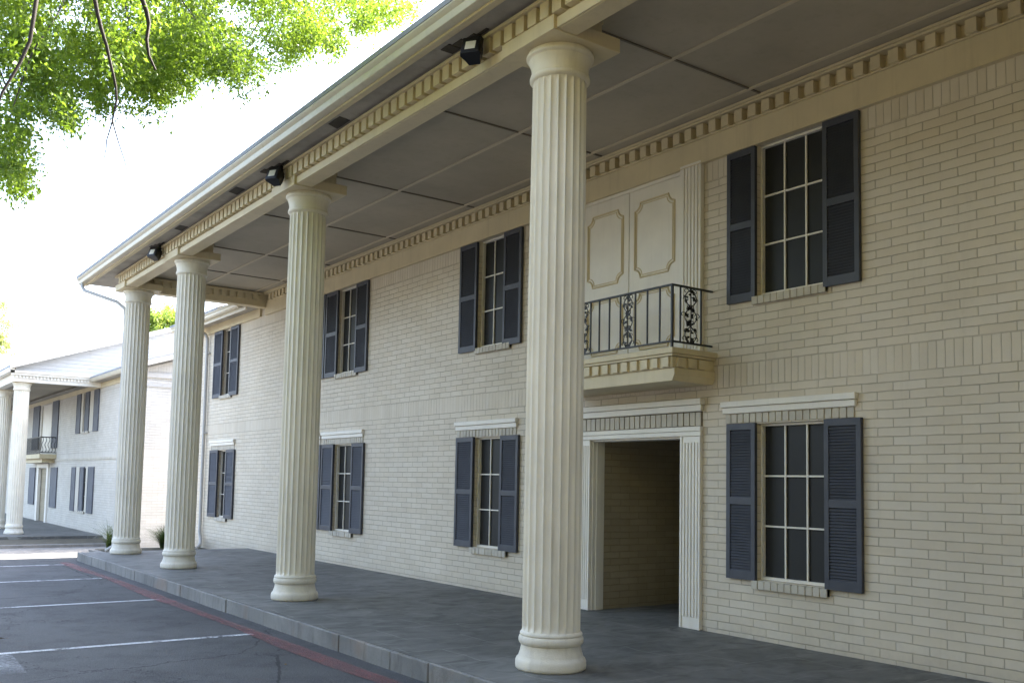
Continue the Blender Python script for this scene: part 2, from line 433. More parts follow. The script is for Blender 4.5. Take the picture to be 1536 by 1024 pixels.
def dentils(mb, axis, a, b, p0, p1, z0, z1, pitch=.172, w=.094):
    n = int((b-a)/pitch)
    for i in range(n):
        t0 = a+(i+.25)*pitch + rnd.uniform(-.004, .004)
        if axis == 'y': mb.box(p0, p1, t0, t0+w, z0, z1)
        else: mb.box(t0, t0+w, p0, p1, z0, z1)

# ================================================================== THE NEAR BUILDING
bld = empty('brick_building', 'long two-storey cream painted brick building with a tall columned portico, nearest the parking lot', 'building')
YS = -22.
YE = 23.3       # its far end
wins = [ # opening y0,y1, near shutter, far shutter
    (5.345, 6.145, (4.97, 5.35), (6.14, 6.50)),
    (10.30, 11.10, (10.04, 10.445), (11.10, 11.54)),
    (14.80, 15.60, (14.42, 14.86), (15.58, 16.06)),
    (16.55, 17.35, (16.10, 16.56), (17.35, 17.80)),
    (20.98, 21.68, (20.58, 21.10), (21.64, 22.20))]
holes = []
for w in wins:
    holes += [(w[0], w[1], .575, 2.085), (w[0], w[1], 3.345, 4.868)]
DOOR = (7.14, 8.60, -.02, 1.985)
holes.append(DOOR)
mb = MB(); wall_x(mb, 0., YS, YE, -.8, 5.35, holes, .16)
mb.add([(0,YE,-.8),(9,YE,-.8),(9,YE,5.35),(0,YE,5.35)], [(3,2,1,0)])
mb.add([(0,YS,-.8),(9,YS,-.8),(9,YS,5.35),(0,YS,5.35)], [(0,1,2,3)])
mb.add([(9,YS,-.8),(9,YE,-.8),(9,YE,5.35),(9,YS,5.35)], [(0,1,2,3)])
mb.add([(0,YE,5.35),(9,YE,5.35),(4.5,YE,7.0)], [(2,1,0)])
mb.build('wall', M['brick'], bld)
for i, w in enumerate(wins):
    sh = [w[2], w[3]]
    window(bld, w[0], w[1], .575, 2.085, sh, (.566, 2.092), header=(2.095, 2.195, 2.318, w[2][0]-.0+.05 if i else 5.02, w[3][1]+.05 if i else 6.575))
    window(bld, w[0], w[1], 3.345, 4.868, sh, (3.305, 4.858))
# frieze, dentils and bed mould along the wall under the portico
mb = MB()
mb.box(-.052, 0, YS, 19.05, 4.872, 5.125)
mb.box(-.060, 0, YS, 19.05, 4.874-.012, 4.872-.001)
mb.build('frieze', M['trim'], bld, bevel=.003)
mb = MB(); mb.box(-.030, 0, YS, 18.9, 5.127, 5.265)
dentils(mb, 'y', YS, 18.9, -.112, -.0305, 5.140, 5.258)
mb.box(-.075, 0, YS, 18.9, 5.1255, 5.139)
mb.build('dentil_band', M['trim'], bld)
mb = MB(); mb.box(-.140, 0, YS, 18.9, 5.267, 5.290); mb.box(-.155, 0, YS, 18.9, 5.2915, 5.315)
mb.build('bed_mould', M['trim'], bld, bevel=.004)
# eave of the wall beyond the portico
mb = MB(); mb.box(-.045, 0, 19.35, YE, 4.872, 5.06)
mb.build('frieze', M['trim'], bld, bevel=.003)
mb = MB(); mb.box(-.36, 0, 19.35, YE+.9, 5.065, 5.085); mb.build('eave_soffit', M['soffit'], bld)
mb = MB(); mb.prism([(-.36,5.06),(-.43,5.06),(-.455,5.09),(-.46,5.135),(-.485,5.155),(-.485,5.17),(-.36,5.17)], 'y', 19.6, YE+.95)
mb.box(-.359, -.335, 19.35, YE+.9, 4.99, 5.062)
mb.build('gutter', M['gutter'], bld, smooth=30)

# ---- portico
zc = 5.322
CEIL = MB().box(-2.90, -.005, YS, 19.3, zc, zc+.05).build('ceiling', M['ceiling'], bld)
for x in (-1.36, -.31): MB().box(x-.022, x+.022, YS, 19.1, zc-.014, zc-.001).build('batten', M['batten'], CEIL, bevel=.003)
for y in (-1.6, .9, 3.45, 5.98, 8.32, 11.03, 13.3, 15.72, 17.6):
    MB().box(-2.72, -.16, y-.011, y+.011, zc-.0135, zc-.0012).build('panel_joint', M['jointd'], CEIL)
# long beam over the columns
mb = MB()
mb.box(-2.905, -2.72, YS, 19.28, 5.022, 5.122); mb.box(-2.855, -2.7195, YS, 19.279, 5.123, zc)
mb.box(-2.925, -2.906, YS, 19.29, 5.026, 5.112)
BEAM = mb.build('beam', M['trim'], bld, bevel=.004)
mb = MB(); mb.box(-2.915, -2.8562, YS, 19.28, 5.1235, 5.1275)
dentils(mb, 'y', YS, 19.2, -2.972, -2.8562, 5.129, 5.260, .163, .112)
mb.box(-2.995, -2.8562, YS, 19.28, 5.264, 5.292)
mb.build('dentil_band', M['trim'], BEAM)
COLS = [(-2.605, 1.0), (-2.605, 6.05), (-2.605, 11.10), (-2.605, 15.74), (-2.605, 19.02)]
names = [None, 'nearest fluted column', None, None, 'last column at the corner of the portico']
for (cx, cy), nm in zip(COLS, names):
    column(bld, cx, cy, 0., 5.008, label=nm)
for cx, cy in COLS[:-1]:
    mb = MB(); mb.box(-2.719, -2.34, cy-.22, cy+.22, 5.135, zc-.002); mb.box(-2.719, -2.33, cy-.225, cy+.225, zc-.045, zc-.0045)
    mb.build('capital_block', M['trim'], bld, bevel=.004)
# end beam
mb = MB(); mb.box(-2.719, -.005, 19.0, 19.24, 5.022, zc-.001)
E2 = mb.build('end_beam', M['trim'], bld, bevel=.004)
def comb(mb, x0, x1, y0, y1, zl, zm, zh, pitch=.165, w=.10):
    n = int((x1-x0)/pitch); P = [(x0, zh), (x0, zm)]
    for i in range(n):
        a = x0+(i+.2)*pitch; P += [(a, zm), (a, zl), (a+w, zl), (a+w, zm)]
    P += [(x1, zm), (x1, zh)]
    mb.prism(P, 'y', y0, y1)
mb = MB(); comb(mb, -2.7, -.16, 18.945, 18.999, 5.15, 5.262, 5.30)
mb.build('dentil_band', M['trim'], E2)
mb = MB(); comb(mb, -2.7, -.05, 19.241, 19.29, 5.13, 5.262, 5.30)
mb.build('dentil_band', M['trim'], E2, bevel=.002)
# outer eave
mb = MB(); mb.box(-3.25, -2.90, YS, 20.65, 5.325, 5.345); mb.box(-2.899, 0, 19.31, 20.65, 5.325, 5.345)
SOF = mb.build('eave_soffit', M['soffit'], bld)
mb = MB(); mb.box(-3.235, -3.20, YS, 20.66, 5.285, 5.324)
mb.box(-3.275, -3.24, YS, 20.68, 5.28, 5.42)
mb.build('fascia', M['trim'], bld, bevel=.004)
mb = MB(); mb.prism([(-3.277,5.30),(-3.325,5.30),(-3.352,5.315),(-3.360,5.345),(-3.362,5.375),(-3.385,5.395),(-3.395,5.412),(-3.395,5.424),(-3.277,5.424)], 'y', YS, 20.72)
GUT = mb.build('gutter', M['gutter'], bld, smooth=30)
for y in (9.32, 12.45, 14.9):
    mb = MB(); mb.add([(-3.13,y-.16,5.3215),(-2.99,y-.13,5.3215),(-2.99,y+.19,5.3215),(-3.13,y+.12,5.3215),(-3.13,y-.16,5.3245),(-2.99,y-.13,5.3245),(-2.99,y+.19,5.3245),(-3.13,y+.12,5.3245)],[(0,1,2,3),(7,6,5,4),(0,4,5,1),(1,5,6,2),(2,6,7,3),(3,7,4,0)])
    mb.build('soffit_vent', M['dark'], SOF)
for (ya, yb) in ((6.55, 7.15), (10.85, 11.5), (16.0, 16.5)):
    mb = MB()
    for k in range(4):
        y = ya + (yb-ya)*k/4; mb.box(-3.02-.03*k, -2.985, y, y+(yb-ya)/4.3, 5.319-.0015*k, 5.3238)
    mb.build('torn_patch', M['dark'], SOF)
# roof of portico and main range
RS = .346
mb = MB()
def slab(mb, x0, z0, x1, z1, y0, y1, t=.05):
    mb.add([(x0,y0,z0),(x1,y0,z1),(x1,y1,z1),(x0,y1,z0),(x0,y0,z0+t),(x1,y0,z1+t),(x1,y1,z1+t),(x0,y1,z0+t)],
           [(0,3,2,1),(4,5,6,7),(0,1,5,4),(1,2,6,5),(2,3,7,6),(3,0,4,7)])
slab(mb, -3.40, 5.426, 2.6, 5.426+6.0*RS, YS-.1, 20.72)
slab(mb, 2.605, 5.426+6.0*RS, 9.6, 5.3, YS-.1, 20.72)
slab(mb, -.49, 5.172, 4.5, 5.172+4.99*.33, 20.73, YE+.98); slab(mb, 4.505, 5.172+4.99*.33, 9.5, 5.17, 20.73, YE+.98)
ROOF = mb.build('roof', M['shingle'], bld)
mb = MB(); mb.prism([(-3.2,5.346),(9.0,5.30),(2.6,5.426+6*RS-.03),(-3.2,5.47)], 'y', 20.60, 20.655)
mb.build('gable_siding', M['siding'], ROOF)

# ---- downspouts
mb = MB(); mb.tube([(-3.33,20.45,5.31),(-3.33,20.45,5.22),(-3.30,20.40,5.15),(-2.86,19.60,4.86),(-2.75,19.42,4.72),(-2.735,19.38,4.58),(-2.735,19.38,.35),(-2.75,19.38,.12),(-2.86,19.46,.03)], .035, 10)
mb.build('downspout', M['downpipe'], bld, smooth=40)
mb = MB(); mb.tube([(-.40,22.62,5.07),(-.40,22.62,5.0),(-.30,22.62,4.93),(-.12,22.62,4.86),(-.065,22.62,4.76),(-.065,22.62,4.6),(-.065,22.58,.2),(-.065,22.5,.02),(-.14,22.3,-.10),(-.32,22.0,-.16)], .038, 10)
mb.box(-.06, -.004, 22.54, 22.70, 2.5, 2.53); mb.box(-.06, -.004, 22.54, 22.70, 4.4, 4.43)
mb.build('downspout', M['downpipe'], bld, smooth=40)

# ---- entrance passage and its surround
D0, D1 = DOOR[0], DOOR[1]
mb = MB(); L = 6.
mb.add([(.16,D1,-.02),(L,D1,-.02),(L,D1,2.3),(.16,D1,2.3)], [(0,1,2,3)])
mb.add([(.16,D0,-.02),(L,D0,-.02),(L,D0,2.3),(.16,D0,2.3)], [(3,2,1,0)])
mb.add([(L,D0,-.02),(L,D1,-.02),(L,D1,2.3),(L,D0,2.3)], [(0,1,2,3)])
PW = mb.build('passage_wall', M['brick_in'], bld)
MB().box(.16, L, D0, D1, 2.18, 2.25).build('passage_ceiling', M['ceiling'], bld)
sur = MB()
sur.box(-.042, .0, D0-.29, D1+.27, 1.987, 2.035); sur.box(-.052, .0, D0-.295, D1+.275, 2.037, 2.085)
sur.box(0.001, .20, D0-.001, D1+.001, 1.965, 1.9865)
DW = sur.build('doorway', M['white'], bld, bevel=.004)
for (a, b) in ((D0-.285, D0), (D1, D1+.255)):
    p = MB(); p.box(-.030, 0, a, b, 0, 1.985)
    w = (b-a); 
    for i in range(5):
        y0 = a+.03+i*(w-.06)/5
        p.box(-.042, -.0302, y0+.008, y0+(w-.06)/5-.008, .12, 1.92)
    p.box(-.043, -.0302, a, a+.026, .0, 1.985); p.box(-.043, -.0302, b-.026, b, .0, 1.985)
    if a < D0-.1: p.box(0.0005, .18, b-.0, b+.014, 0, 1.964)
    else: p.box(0.0005, .18, a-.016, a, 0, 1.964); p.box(.05, .13, a-.028, a-.0165, 0, 1.964)
    p.build('pilaster', M['white'], DW, bevel=.003)
p = MB(); ya, yb = D0-.28, D1+.26; n = 24; L_ = (yb-ya)/n
for i in range(n):
    p.box(-.022+rnd.uniform(-.002,.002), 0, ya+i*L_+.006, ya+(i+1)*L_-.006, 2.095, 2.232)
p.build('brick_header', M['brick_piece'], DW, bevel=.003)
p = MB(); p.box(-.012, 0, ya, yb, 2.087, 2.24); p.build('mortar_bed', M['joint'], DW)
p = MB(); p.box(-.050, 0, D0-.30, D1+.28, 2.242, 2.310); p.box(-.075, 0, D0-.315, D1+.295, 2.312, 2.375)
p.build('cornice', M['white'], DW, bevel=.006)

# ---- balcony doors
U0, U1 = 7.15, 8.79
UM = (U0+U1)/2
dfr = MB(); dfr.box(-.020, 0, U0, U1, 4.825, 4.868); dfr.box(-.012, 0, U0, U1, 2.83, 4.824)
DR = dfr.build('balcony_doorway', M['white'], bld, bevel=.003)
def notch_path(y0, y1, z0, z1, r=.095, n=7):
    pts = []
    for (cy, cz, a0) in ((y0, z0, 0), (y0, z1, -90), (y1, z1, 180), (y1, z0, 90)):
        for i in range(n+1):
            a = R_(a0 + 90*i/n)
            pts.append((cy + r*math.cos(a), cz + r*math.sin(a)))
    return pts
for (a, b) in ((U0, UM), (UM, U1)):
    d = MB(); d.box(-.030, -.0125, a+.006, b-.006, 2.84, 4.815)
    dd = d.build('door', M['white'], DR, bevel=.004)
    m2 = MB()
    for (z0, z1) in ((3.80, 4.66), (2.98, 3.62)):
        for k, (off, wd, ht) in enumerate(((0, .012, .014), (.026, .006, .008))):
            P = notch_path(a+.10+off, b-.10-off, z0+off, z1-off, .09)
            n = len(P); cy = sum(p[0] for p in P)/n; cz = sum(p[1] for p in P)/n
            vs = []; fs = []
            for i in range(n):
                p0, p1 = P[i-1], P[(i+1) % n]
                tx, tz = p1[0]-p0[0], p1[1]-p0[1]; l = math.hypot(tx, tz) or 1
                nx, nz = -tz/l, tx/l
                vs += [(-.0302, P[i][0]-nx*wd, P[i][1]-nz*wd), (-.0302-ht, P[i][0]-nx*wd*.4, P[i][1]-nz*wd*.4),
                       (-.0302-ht, P[i][0]+nx*wd*.4, P[i][1]+nz*wd*.4), (-.0302, P[i][0]+nx*wd, P[i][1]+nz*wd)]
            for i in range(n):
                j = (i+1) % n
                for q in range(3): fs.append((i*4+q, i*4+q+1, j*4+q+1, j*4+q))
            m2.add(vs, fs)
    m2.build('panel_moulding', M['trim'], dd)
for (a, b) in ((6.85, U0), (U1, U1+.30)):
    p = MB(); p.box(-.055, 0, a, b, 2.835, 4.90); w = b-a
    for i in range(5):
        y0 = a+.03+i*(w-.06)/5
        p.box(-.066, -.0552, y0+.008, y0+(w-.06)/5-.008, 2.9, 4.86)
    p.build('pilaster', M['white'], DR, bevel=.003)
# ---- balcony
B0, B1, BX = 6.69, 8.86, -.62
p = MB()
p.prism([(B0+.03,2.505),(B1-.03,2.505),(B1,2.57),(B1,2.635),(B0,2.635),(B0,2.57)], 'x', BX+.03, 0)
p.box(BX+.018, 0, B0+.018, B1-.018, 2.636, 2.748)
p.box(BX-.012, 0, B0-.012, B1+.012, 2.750, 2.775); p.box(BX-.03, 0, B0-.03, B1+.03, 2.7765, 2.832)
BAL = p.build('balcony', M['trim'], bld, bevel=.004)
p = MB(); dentils(p, 'y', B0+.01, B1, BX-.011, BX+.0175, 2.645, 2.742, .15, .095)
dentils(p, 'x', BX+.03, -.01, B0-.011, B0+.0175, 2.645, 2.742, .15, .095); dentils(p, 'x', BX+.03, -.01, B1-.0175, B1+.006, 2.645, 2.742, .15, .095)
p.box(BX+.0165, BX+.0176, B0+.012, B1-.012, 2.64, 2.746); p.box(BX+.012, -.004, B0+.0165, B0+.0176, 2.6405, 2.7455); p.box(BX+.012, -.004, B1-.0176, B1-.0165, 2.6405, 2.7455)
p.build('dentil_band', M['trim'], BAL)
zr, zs = 3.475, 2.905; RX = -.575; RY0, RY1 = 6.74, 8.81
p = MB()
def bar(p, x, y, h=.007): p.box(x-h, x+h, y-h, y+h, zs, zr)
p.box(RX-.016, RX+.016, RY0-.016, RY1+.016, zr-.006, zr+.010); p.box(RX-.013, RX+.013, RY0, RY1, zs-.008, zs+.008)
for y in (RY0, RY1):
    p.box(RX+.0165, .0, y-.016, y+.016, zr-.006, zr+.010); p.box(RX+.0135, .0, y-.013, y+.013, zs-.008, zs+.008)
    bar(p, RX, y, .011); p.box(RX-.011, RX+.011, y-.011, y+.011, 2.832, zs-.008)
ybars = [6.915, 7.095, 7.275, 7.505, 7.68, 7.845, 7.99, 8.22, 8.39, 8.54, 8.68]
for y in ybars: bar(p, RX, y)
for y in (RY0, RY1):
    for x in (-.46, -.16): bar(p, x, y)
RAIL = p.build('railing', M['iron'], BAL)
def scroll(name, to):
    s = MB(); W = .105; H = zr-zs
    for sg in (1, -1):
        pts = []
        for i in range(29):
            q = i/28; pts.append((sg*W*.72*math.sin(q*math.pi*3+.2)*(.9), zs+H*q))
        s.tube([to(a, z, sg*.002) for a, z in pts], .0055, 5)
        for k in range(7):
            q = (k+.5)/7; zc_ = zs+H*q; base = sg*W*.72*math.sin(q*math.pi*3+.2)*.9
            sp = []
            for i in range(12):
                an = i/11*4.4; r = .040*(1-i/13)
                sp.append((base+sg*(k % 2*2-1)*(r*math.cos(an)-.02), zc_+r*math.sin(an)))
            s.tube([to(max(-W, min(W, a)), z, .004) for a, z in sp], .0042, 4)
            for m in range(3):
                an = rnd.uniform(0, 6.28); l = rnd.uniform(.028, .045); cx_, cz_ = base*.6+rnd.uniform(-.03,.03), zc_+rnd.uniform(-.03,.03)
                dx, dz = math.cos(an)*l, math.sin(an)*l; nx, nz = -dz*.32, dx*.32
                q4 = [(cx_-dx*.5, cz_-dz*.5), (cx_+nx, cz_+nz), (cx_+dx*.6, cz_+dz*.6), (cx_-nx, cz_-nz)]
                s.add([to(a, z, -.004) for a, z in q4]+[to(a, z, .006) for a, z in q4], [(0,1,2,3),(7,6,5,4),(0,4,5,1),(1,5,6,2),(2,6,7,3),(3,7,4,0)])
    s.tube([to(0, zs, 0), to(.006, zs+H*.5, 0), to(0, zr, 0)], .006, 5)
    s.build('scroll_panel', M['iron'], RAIL)
for yc in (7.39, 8.105): scroll('s', lambda a, z, d, yc=yc: (RX+d, yc+a, z))
for y in (RY0, RY1): scroll('s', lambda a, z, d, y=y: (-.31+a*1.25, y+d, z))

# ================================================================== FLOOD LIGHTS
def flood(x, y, z, label, s=1., yaw=0.):
    e = empty('flood_light', label, 'light fixture', 'black flood lights on the portico beam', (x, y, z))
    T = Matrix.Rotation(yaw, 4, 'Z') @ Matrix.Rotation(R_(22), 4, 'Y') @ Matrix.Scale(s, 4)
    def tf(mb): mb.v = [tuple(T @ Vector(v)) for v in mb.v]; return mb
    h = MB(); W = .085
    h.prism([(-.10,-W),(-.10,W),(-.06,W+.012),(.0,W*.8),(.05,W*.62),(.05,-W*.62),(.0,-W*.8),(-.06,-W-.012)], 'z', -.105, .075)
    for k in range(5): h.box(.051, .062, -.05+k*.022, -.042+k*.022, -.07, .05)
    tf(h).build('housing', M['black'], e, bevel=.008*s)
    l = MB().box(-.106, -.1005, -.048, .048, -.070, .020); tf(l).build('lens', M['lens'], e, bevel=.003)
    g = MB().box(-.1035, -.1003, -.074, .074, -.092, .045); tf(g).build('bezel', M['black'], e, bevel=.002)
    b = MB(); b.tube([(.0,0,.06),(.02,0,.11),(.03,0,.15)], .022, 8); b.lathe([(.05,.135),(.05,.16)], .03, 0, 16)
    tf(b).build('bracket', M['black'], e, smooth=40)
    return e
flood(-3.06, 6.66, 5.14, 'black flood light on the beam beside the nearest column, lens facing out', .98, R_(35))
flood(-3.06, 11.02, 5.15, 'black flood light on the beam beside the second column from the camera', 1., R_(30))
flood(-3.06, 16.2, 5.15, 'small far flood light on the beam between the two farthest columns', 1., R_(30))

# ================================================================== GROUND
def ground():
    xs = [-300, -120, -60, -30] + [-20+i*1. for i in range(31)] + [20, 40, 120, 300]
    ys = [-300, -100, -40, -15] + [-8+i*1. for i in range(60)] + [60, 100, 200, 420]
    def h(x, y):
        if y < 20.5: return -.16
        if y < 25: return -.16 - .40*(y-20.5)/4.5
        return -.56
    vs = [(x, y, h(x, y)) for y in ys for x in xs]; nx = len(xs)
    fs = [(j*nx+i, j*nx+i+1, (j+1)*nx+i+1, (j+1)*nx+i) for j in range(len(ys)-1) for i in range(nx-1)]
    tag(MB().add(vs, fs).build('parking_lot', M['asphalt']), kind='structure')
ground()
# porch slab
mb = MB(); mb.box(-3.285, 0.16, YS, 19.62, -.5, 0.)
mb.box(.1605, 6.0, 7.145, 8.595, -.1, -.001)
tag(mb.build('porch_floor', M['porch']), kind='structure')
mb = MB(); y = -8.
js = [6.83, 7.36, 7.85, 8.37, 9.42]
while y < 19.6:
    nx = min([j for j in js if j > y+.2] + [y+rnd.uniform(.55, 1.25)])
    nx = min(nx, 19.66)
    if 19.66-nx < .3: nx = 19.66
    j1, j2 = rnd.uniform(-.006, .006), rnd.uniform(-.004, .0)
    mb.box(-3.325+j1, -3.2845, y+.004, nx-.004, -.45, .001+j2)
    y = nx
tag(mb.build('kerb', M['kerb'], bevel=.009), kind='structure')
mb = MB(); mb.box(-3.312, -3.286, -8, 19.65, -.5, -.02); mb.box(-3.1, 0, 19.621, 19.66, -.5, -.006)
tag(mb.build('kerb_bed', M['kerb']), kind='structure')
# painted lines (sheets 4 mm over the asphalt)
def sheet(mb, pts, z, n=1): mb.add([(x, y, z) for x, y in pts], [tuple(range(len(pts)))])
for k, y in enumerate((6.45, 9.74, 13.05, 16.12, 18.85)):
    mb = MB(); xe = -3.62 - .02*k if k else -3.9
    sheet(mb, [(-9.2, y-.045), (xe, y-.045), (xe, y+.045), (-9.2, y+.045)], -.156)
    tag(mb.build('parking_line', M['linew']), kind='structure')
mb = MB(); sheet(mb, [(-6.12, 8.7), (-5.93, 8.7), (-5.90, 9.69), (-6.08, 9.69)], -.156)
tag(mb.build('parking_line', M['linefaint']), kind='structure')
mb = MB(); N = 60; prev = None
for i in range(N):
    y = 2 + (19.3-2)*i/(N-1); a = -3.70+.03*math.sin(y*1.3)+rnd.uniform(-.01,.01); b = -3.535+.02*math.sin(y*.9+1)+rnd.uniform(-.01,.01)
    if prev: mb.add([(prev[1],prev[0],-.152),(prev[2],prev[0],-.152),(b,y,-.152),(a,y,-.152)], [(0,1,2,3)])
    prev = (y, a, b)
tag(mb.build('fire_lane_line', M['linered']), kind='structure')
# verge, bed and far path
mb = MB(); mb.box(-11.9, -.02, 29.3, 32.15, -.8, -.50); tag(mb.build('verge', M['soil']), kind='structure')
mb = MB(); mb.box(-11.9, -.02, 29.12, 29.298, -.8, -.47); tag(mb.build('far_kerb', M['kerb'], bevel=.01), kind='structure')
mb = MB(); mb.box(-3.0, .2, 32.2, 60, -.8, -.42); tag(mb.build('far_walk', M['porch']), kind='structure')
mb = MB(); mb.box(-2.42, -.001, 19.67, 22.9, -.8, -.18); tag(mb.build('side_walk', M['walk']), kind='structure')
mb = MB(); mb.box(-2.3, -.05, 21.9, 22.85, -.4, -.172); tag(mb.build('planting_bed', M['soil']), kind='structure')
mb = MB(); mb.add([(-11.9,23.6,-.425),(12,23.6,-.425),(12,25,-.553),(-11.9,25,-.553),(12,29.1,-.553),(-11.9,29.1,-.553)], [(0,1,2,3),(3,2,4,5)]); tag(mb.build('driveway', M['walk']), kind='structure')
mb = MB(); mb.box(-90, -11.6, -60, 4, -.6, -.06); tag(mb.build('bounce_ground', M['tan']), kind='structure')  # unseen ground added to bounce warm light up under the portico

# ================================================================== FAR BUILDING
fb = empty('brick_building', 'pale brick building with a low gable and slim columns, beyond the gap at far left', 'building')
DZ = -.45
fw = [((34.25, 36.15), (33.5, 34.2), (36.2, 36.85), 2.93, 4.32), ((34.6, 36.4), (33.8, 34.6), (36.45, 37.15), .20, 1.74)]
holes = [(34.85, 35.85, 2.99, 4.30), (34.95, 35.95, .25, 1.72), (41.7, 43.5, -.45, 1.72), (41.6, 43.6, 2.45, 4.3)]
mb = MB(); wall_x(mb, 0., 28.02, 60., -.9, 4.55, holes, .25)
mb.build('wall', M['brick_far'], fb)
mb = MB(); mb.prism([(0.001,-.9),(9,-.9),(9,4.55),(4.5,6.03),(.001,4.55)], 'y', 28.0, 28.018)
mb.build('wall', M['brick_end'], fb)
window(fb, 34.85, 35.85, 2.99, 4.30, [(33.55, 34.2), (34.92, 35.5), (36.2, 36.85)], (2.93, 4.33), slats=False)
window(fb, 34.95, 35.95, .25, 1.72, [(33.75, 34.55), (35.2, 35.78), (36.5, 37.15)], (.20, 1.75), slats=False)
for (a, b, c, d) in ((34.22, 34.84, 2.95, 4.32), (35.86, 36.18, 2.95, 4.32), (34.57, 34.94, .22, 1.74), (35.96, 36.48, .22, 1.74)):
    MB().box(-.02, -.001, a, b, c, d).build('window_casing', M['siding2'], fb)
# doorways
d = MB(); d.box(.08, .10, 41.7, 43.5, -.42, 1.72, 0); 
FD = d.build('doorway', M['brick_in'], fb)
d = MB(); d.box(-.05, .06, 41.45, 41.75, -.42, 1.75); d.box(-.05, .06, 43.45, 43.75, -.42, 1.75); d.box(-.06, .06, 41.4, 43.8, 1.752, 1.9)
d.build('door_frame', M['white'], FD)
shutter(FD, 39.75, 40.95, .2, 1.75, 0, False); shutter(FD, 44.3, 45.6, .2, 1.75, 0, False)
d = MB(); d.box(.04, .06, 41.6, 43.6, 2.45, 4.3)
FU = d.build('balcony_doorway', M['white'], fb)
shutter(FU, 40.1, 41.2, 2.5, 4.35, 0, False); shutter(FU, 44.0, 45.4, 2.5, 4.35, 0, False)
d = MB(); d.box(-.6, 0, 40.2, 45, 2.08, 2.25); d.box(-.45, 0, 40.5, 44.7, 1.93, 2.078)
FBAL = d.build('balcony', M['trim'], fb)
d = MB(); 
d.box(-.58, -.55, 40.25, 44.95, 2.88, 2.92); d.box(-.58, -.55, 40.25, 44.95, 2.30, 2.33)
d.box(-.549, 0, 40.25, 40.28, 2.88, 2.92); d.box(-.549, 0, 40.25, 40.28, 2.30, 2.33)
for i in range(34): d.box(-.572, -.558, 40.3+i*.138, 40.32+i*.138, 2.25, 2.88)
for i in range(5): d.tube([(-.5+i*.11+.03*math.sin(k*1.2), 40.265, 2.33+k*.07) for k in range(9)], .011, 4)
d.build('railing', M['iron'], FBAL)
# string course, frieze, eave
d = MB(); d.box(-.03, -.001, 28.0, 60, 1.99, 2.06); d.build('string_course', M['brick_piece'], fb)
d = MB(); d.box(-.04, -.001, 28.0, 60, 4.34, 4.50); d.build('frieze', M['trim'], fb)
d = MB(); d.box(-.30, 0, 27.7, 60, 4.505, 4.52); d.build('eave_soffit', M['soffit'], fb)
d = MB(); d.prism([(-.30,4.50),(-.37,4.50),(-.40,4.54),(-.42,4.60),(-.30,4.60)], 'y', 27.7, 33.3); d.build('gutter', M['gutter'], fb, smooth=30)
d = MB()
slab(d, -.42, 4.605, 4.5, 4.605+4.92*.33, 27.68, 60); slab(d, 4.505, 4.605+4.92*.33, 9.5, 4.6, 27.68, 60)
slab(d, -2.75, 4.78, 3.6, 4.78+6.35*.346, 33.05, 60, .09)
FR = d.build('roof', M['shingle'], fb)
d = MB()
k = .33
d.prism([(-.42,4.47),(4.5,4.47+4.92*k),(4.5,4.603+4.92*k),(-.42,4.603)], 'y', 27.64, 27.678); d.build('rake_board', M['white'], FR)
d = MB(); d.prism([(0.0,4.40),(4.3,4.40),(4.3,4.48)], 'y', 27.97, 27.999)
d.box(.001, 8, 27.95, 27.999, 4.28, 4.40); d.box(.001, 8, 27.97, 27.999, 4.02, 4.05); d.build('trim_board', M['siding'], fb)
d = MB()
for i in range(14):
    z0 = 4.70+i*.12; x0 = -2.6+max(0, (z0-4.80)/.346)
    if x0 < 3.4: d.prism([(33.35, z0), (33.35, z0+.118), (33.335, z0+.118), (33.325, z0)], 'x', x0+.02, 3.6)
d.build('gable_siding', M['siding'], FR)
d = MB(); d.prism([(-2.78,4.73),(3.6,4.73+6.38*.346),(3.6,4.88+6.38*.346),(-2.78,4.88)], 'y', 33.0, 33.048); d.build('rake_board', M['white'], FR)
# portico of the far building
d = MB(); d.box(-2.62, 0, 33.3, 33.55, 4.36, 4.62); d.box(-2.62, -2.38, 33.551, 60, 4.36, 4.62)
FB2 = d.build('beam', M['white'], fb)
d = MB(); d.box(-2.74, 0, 33.18, 33.298, 4.63, 4.70); d.box(-2.70, 0, 33.22, 33.299, 4.56, 4.628); d.box(-2.80, -2.621, 33.18, 60, 4.63, 4.76)
dentils(d, 'x', -2.6, -.05, 33.25, 33.299, 4.47, 4.55, .10, .05)
d.build('cornice', M['white'], FB2)
d = MB(); d.box(-2.37, -.001, 33.56, 60, 4.58, 4.62); d.build('ceiling', M['ceiling'], fb)
for y in (33.65, 37.2, 41.3): column(fb, -2.32, y, -.42, 4.345, abz=.015, ab=.30, detail=False)

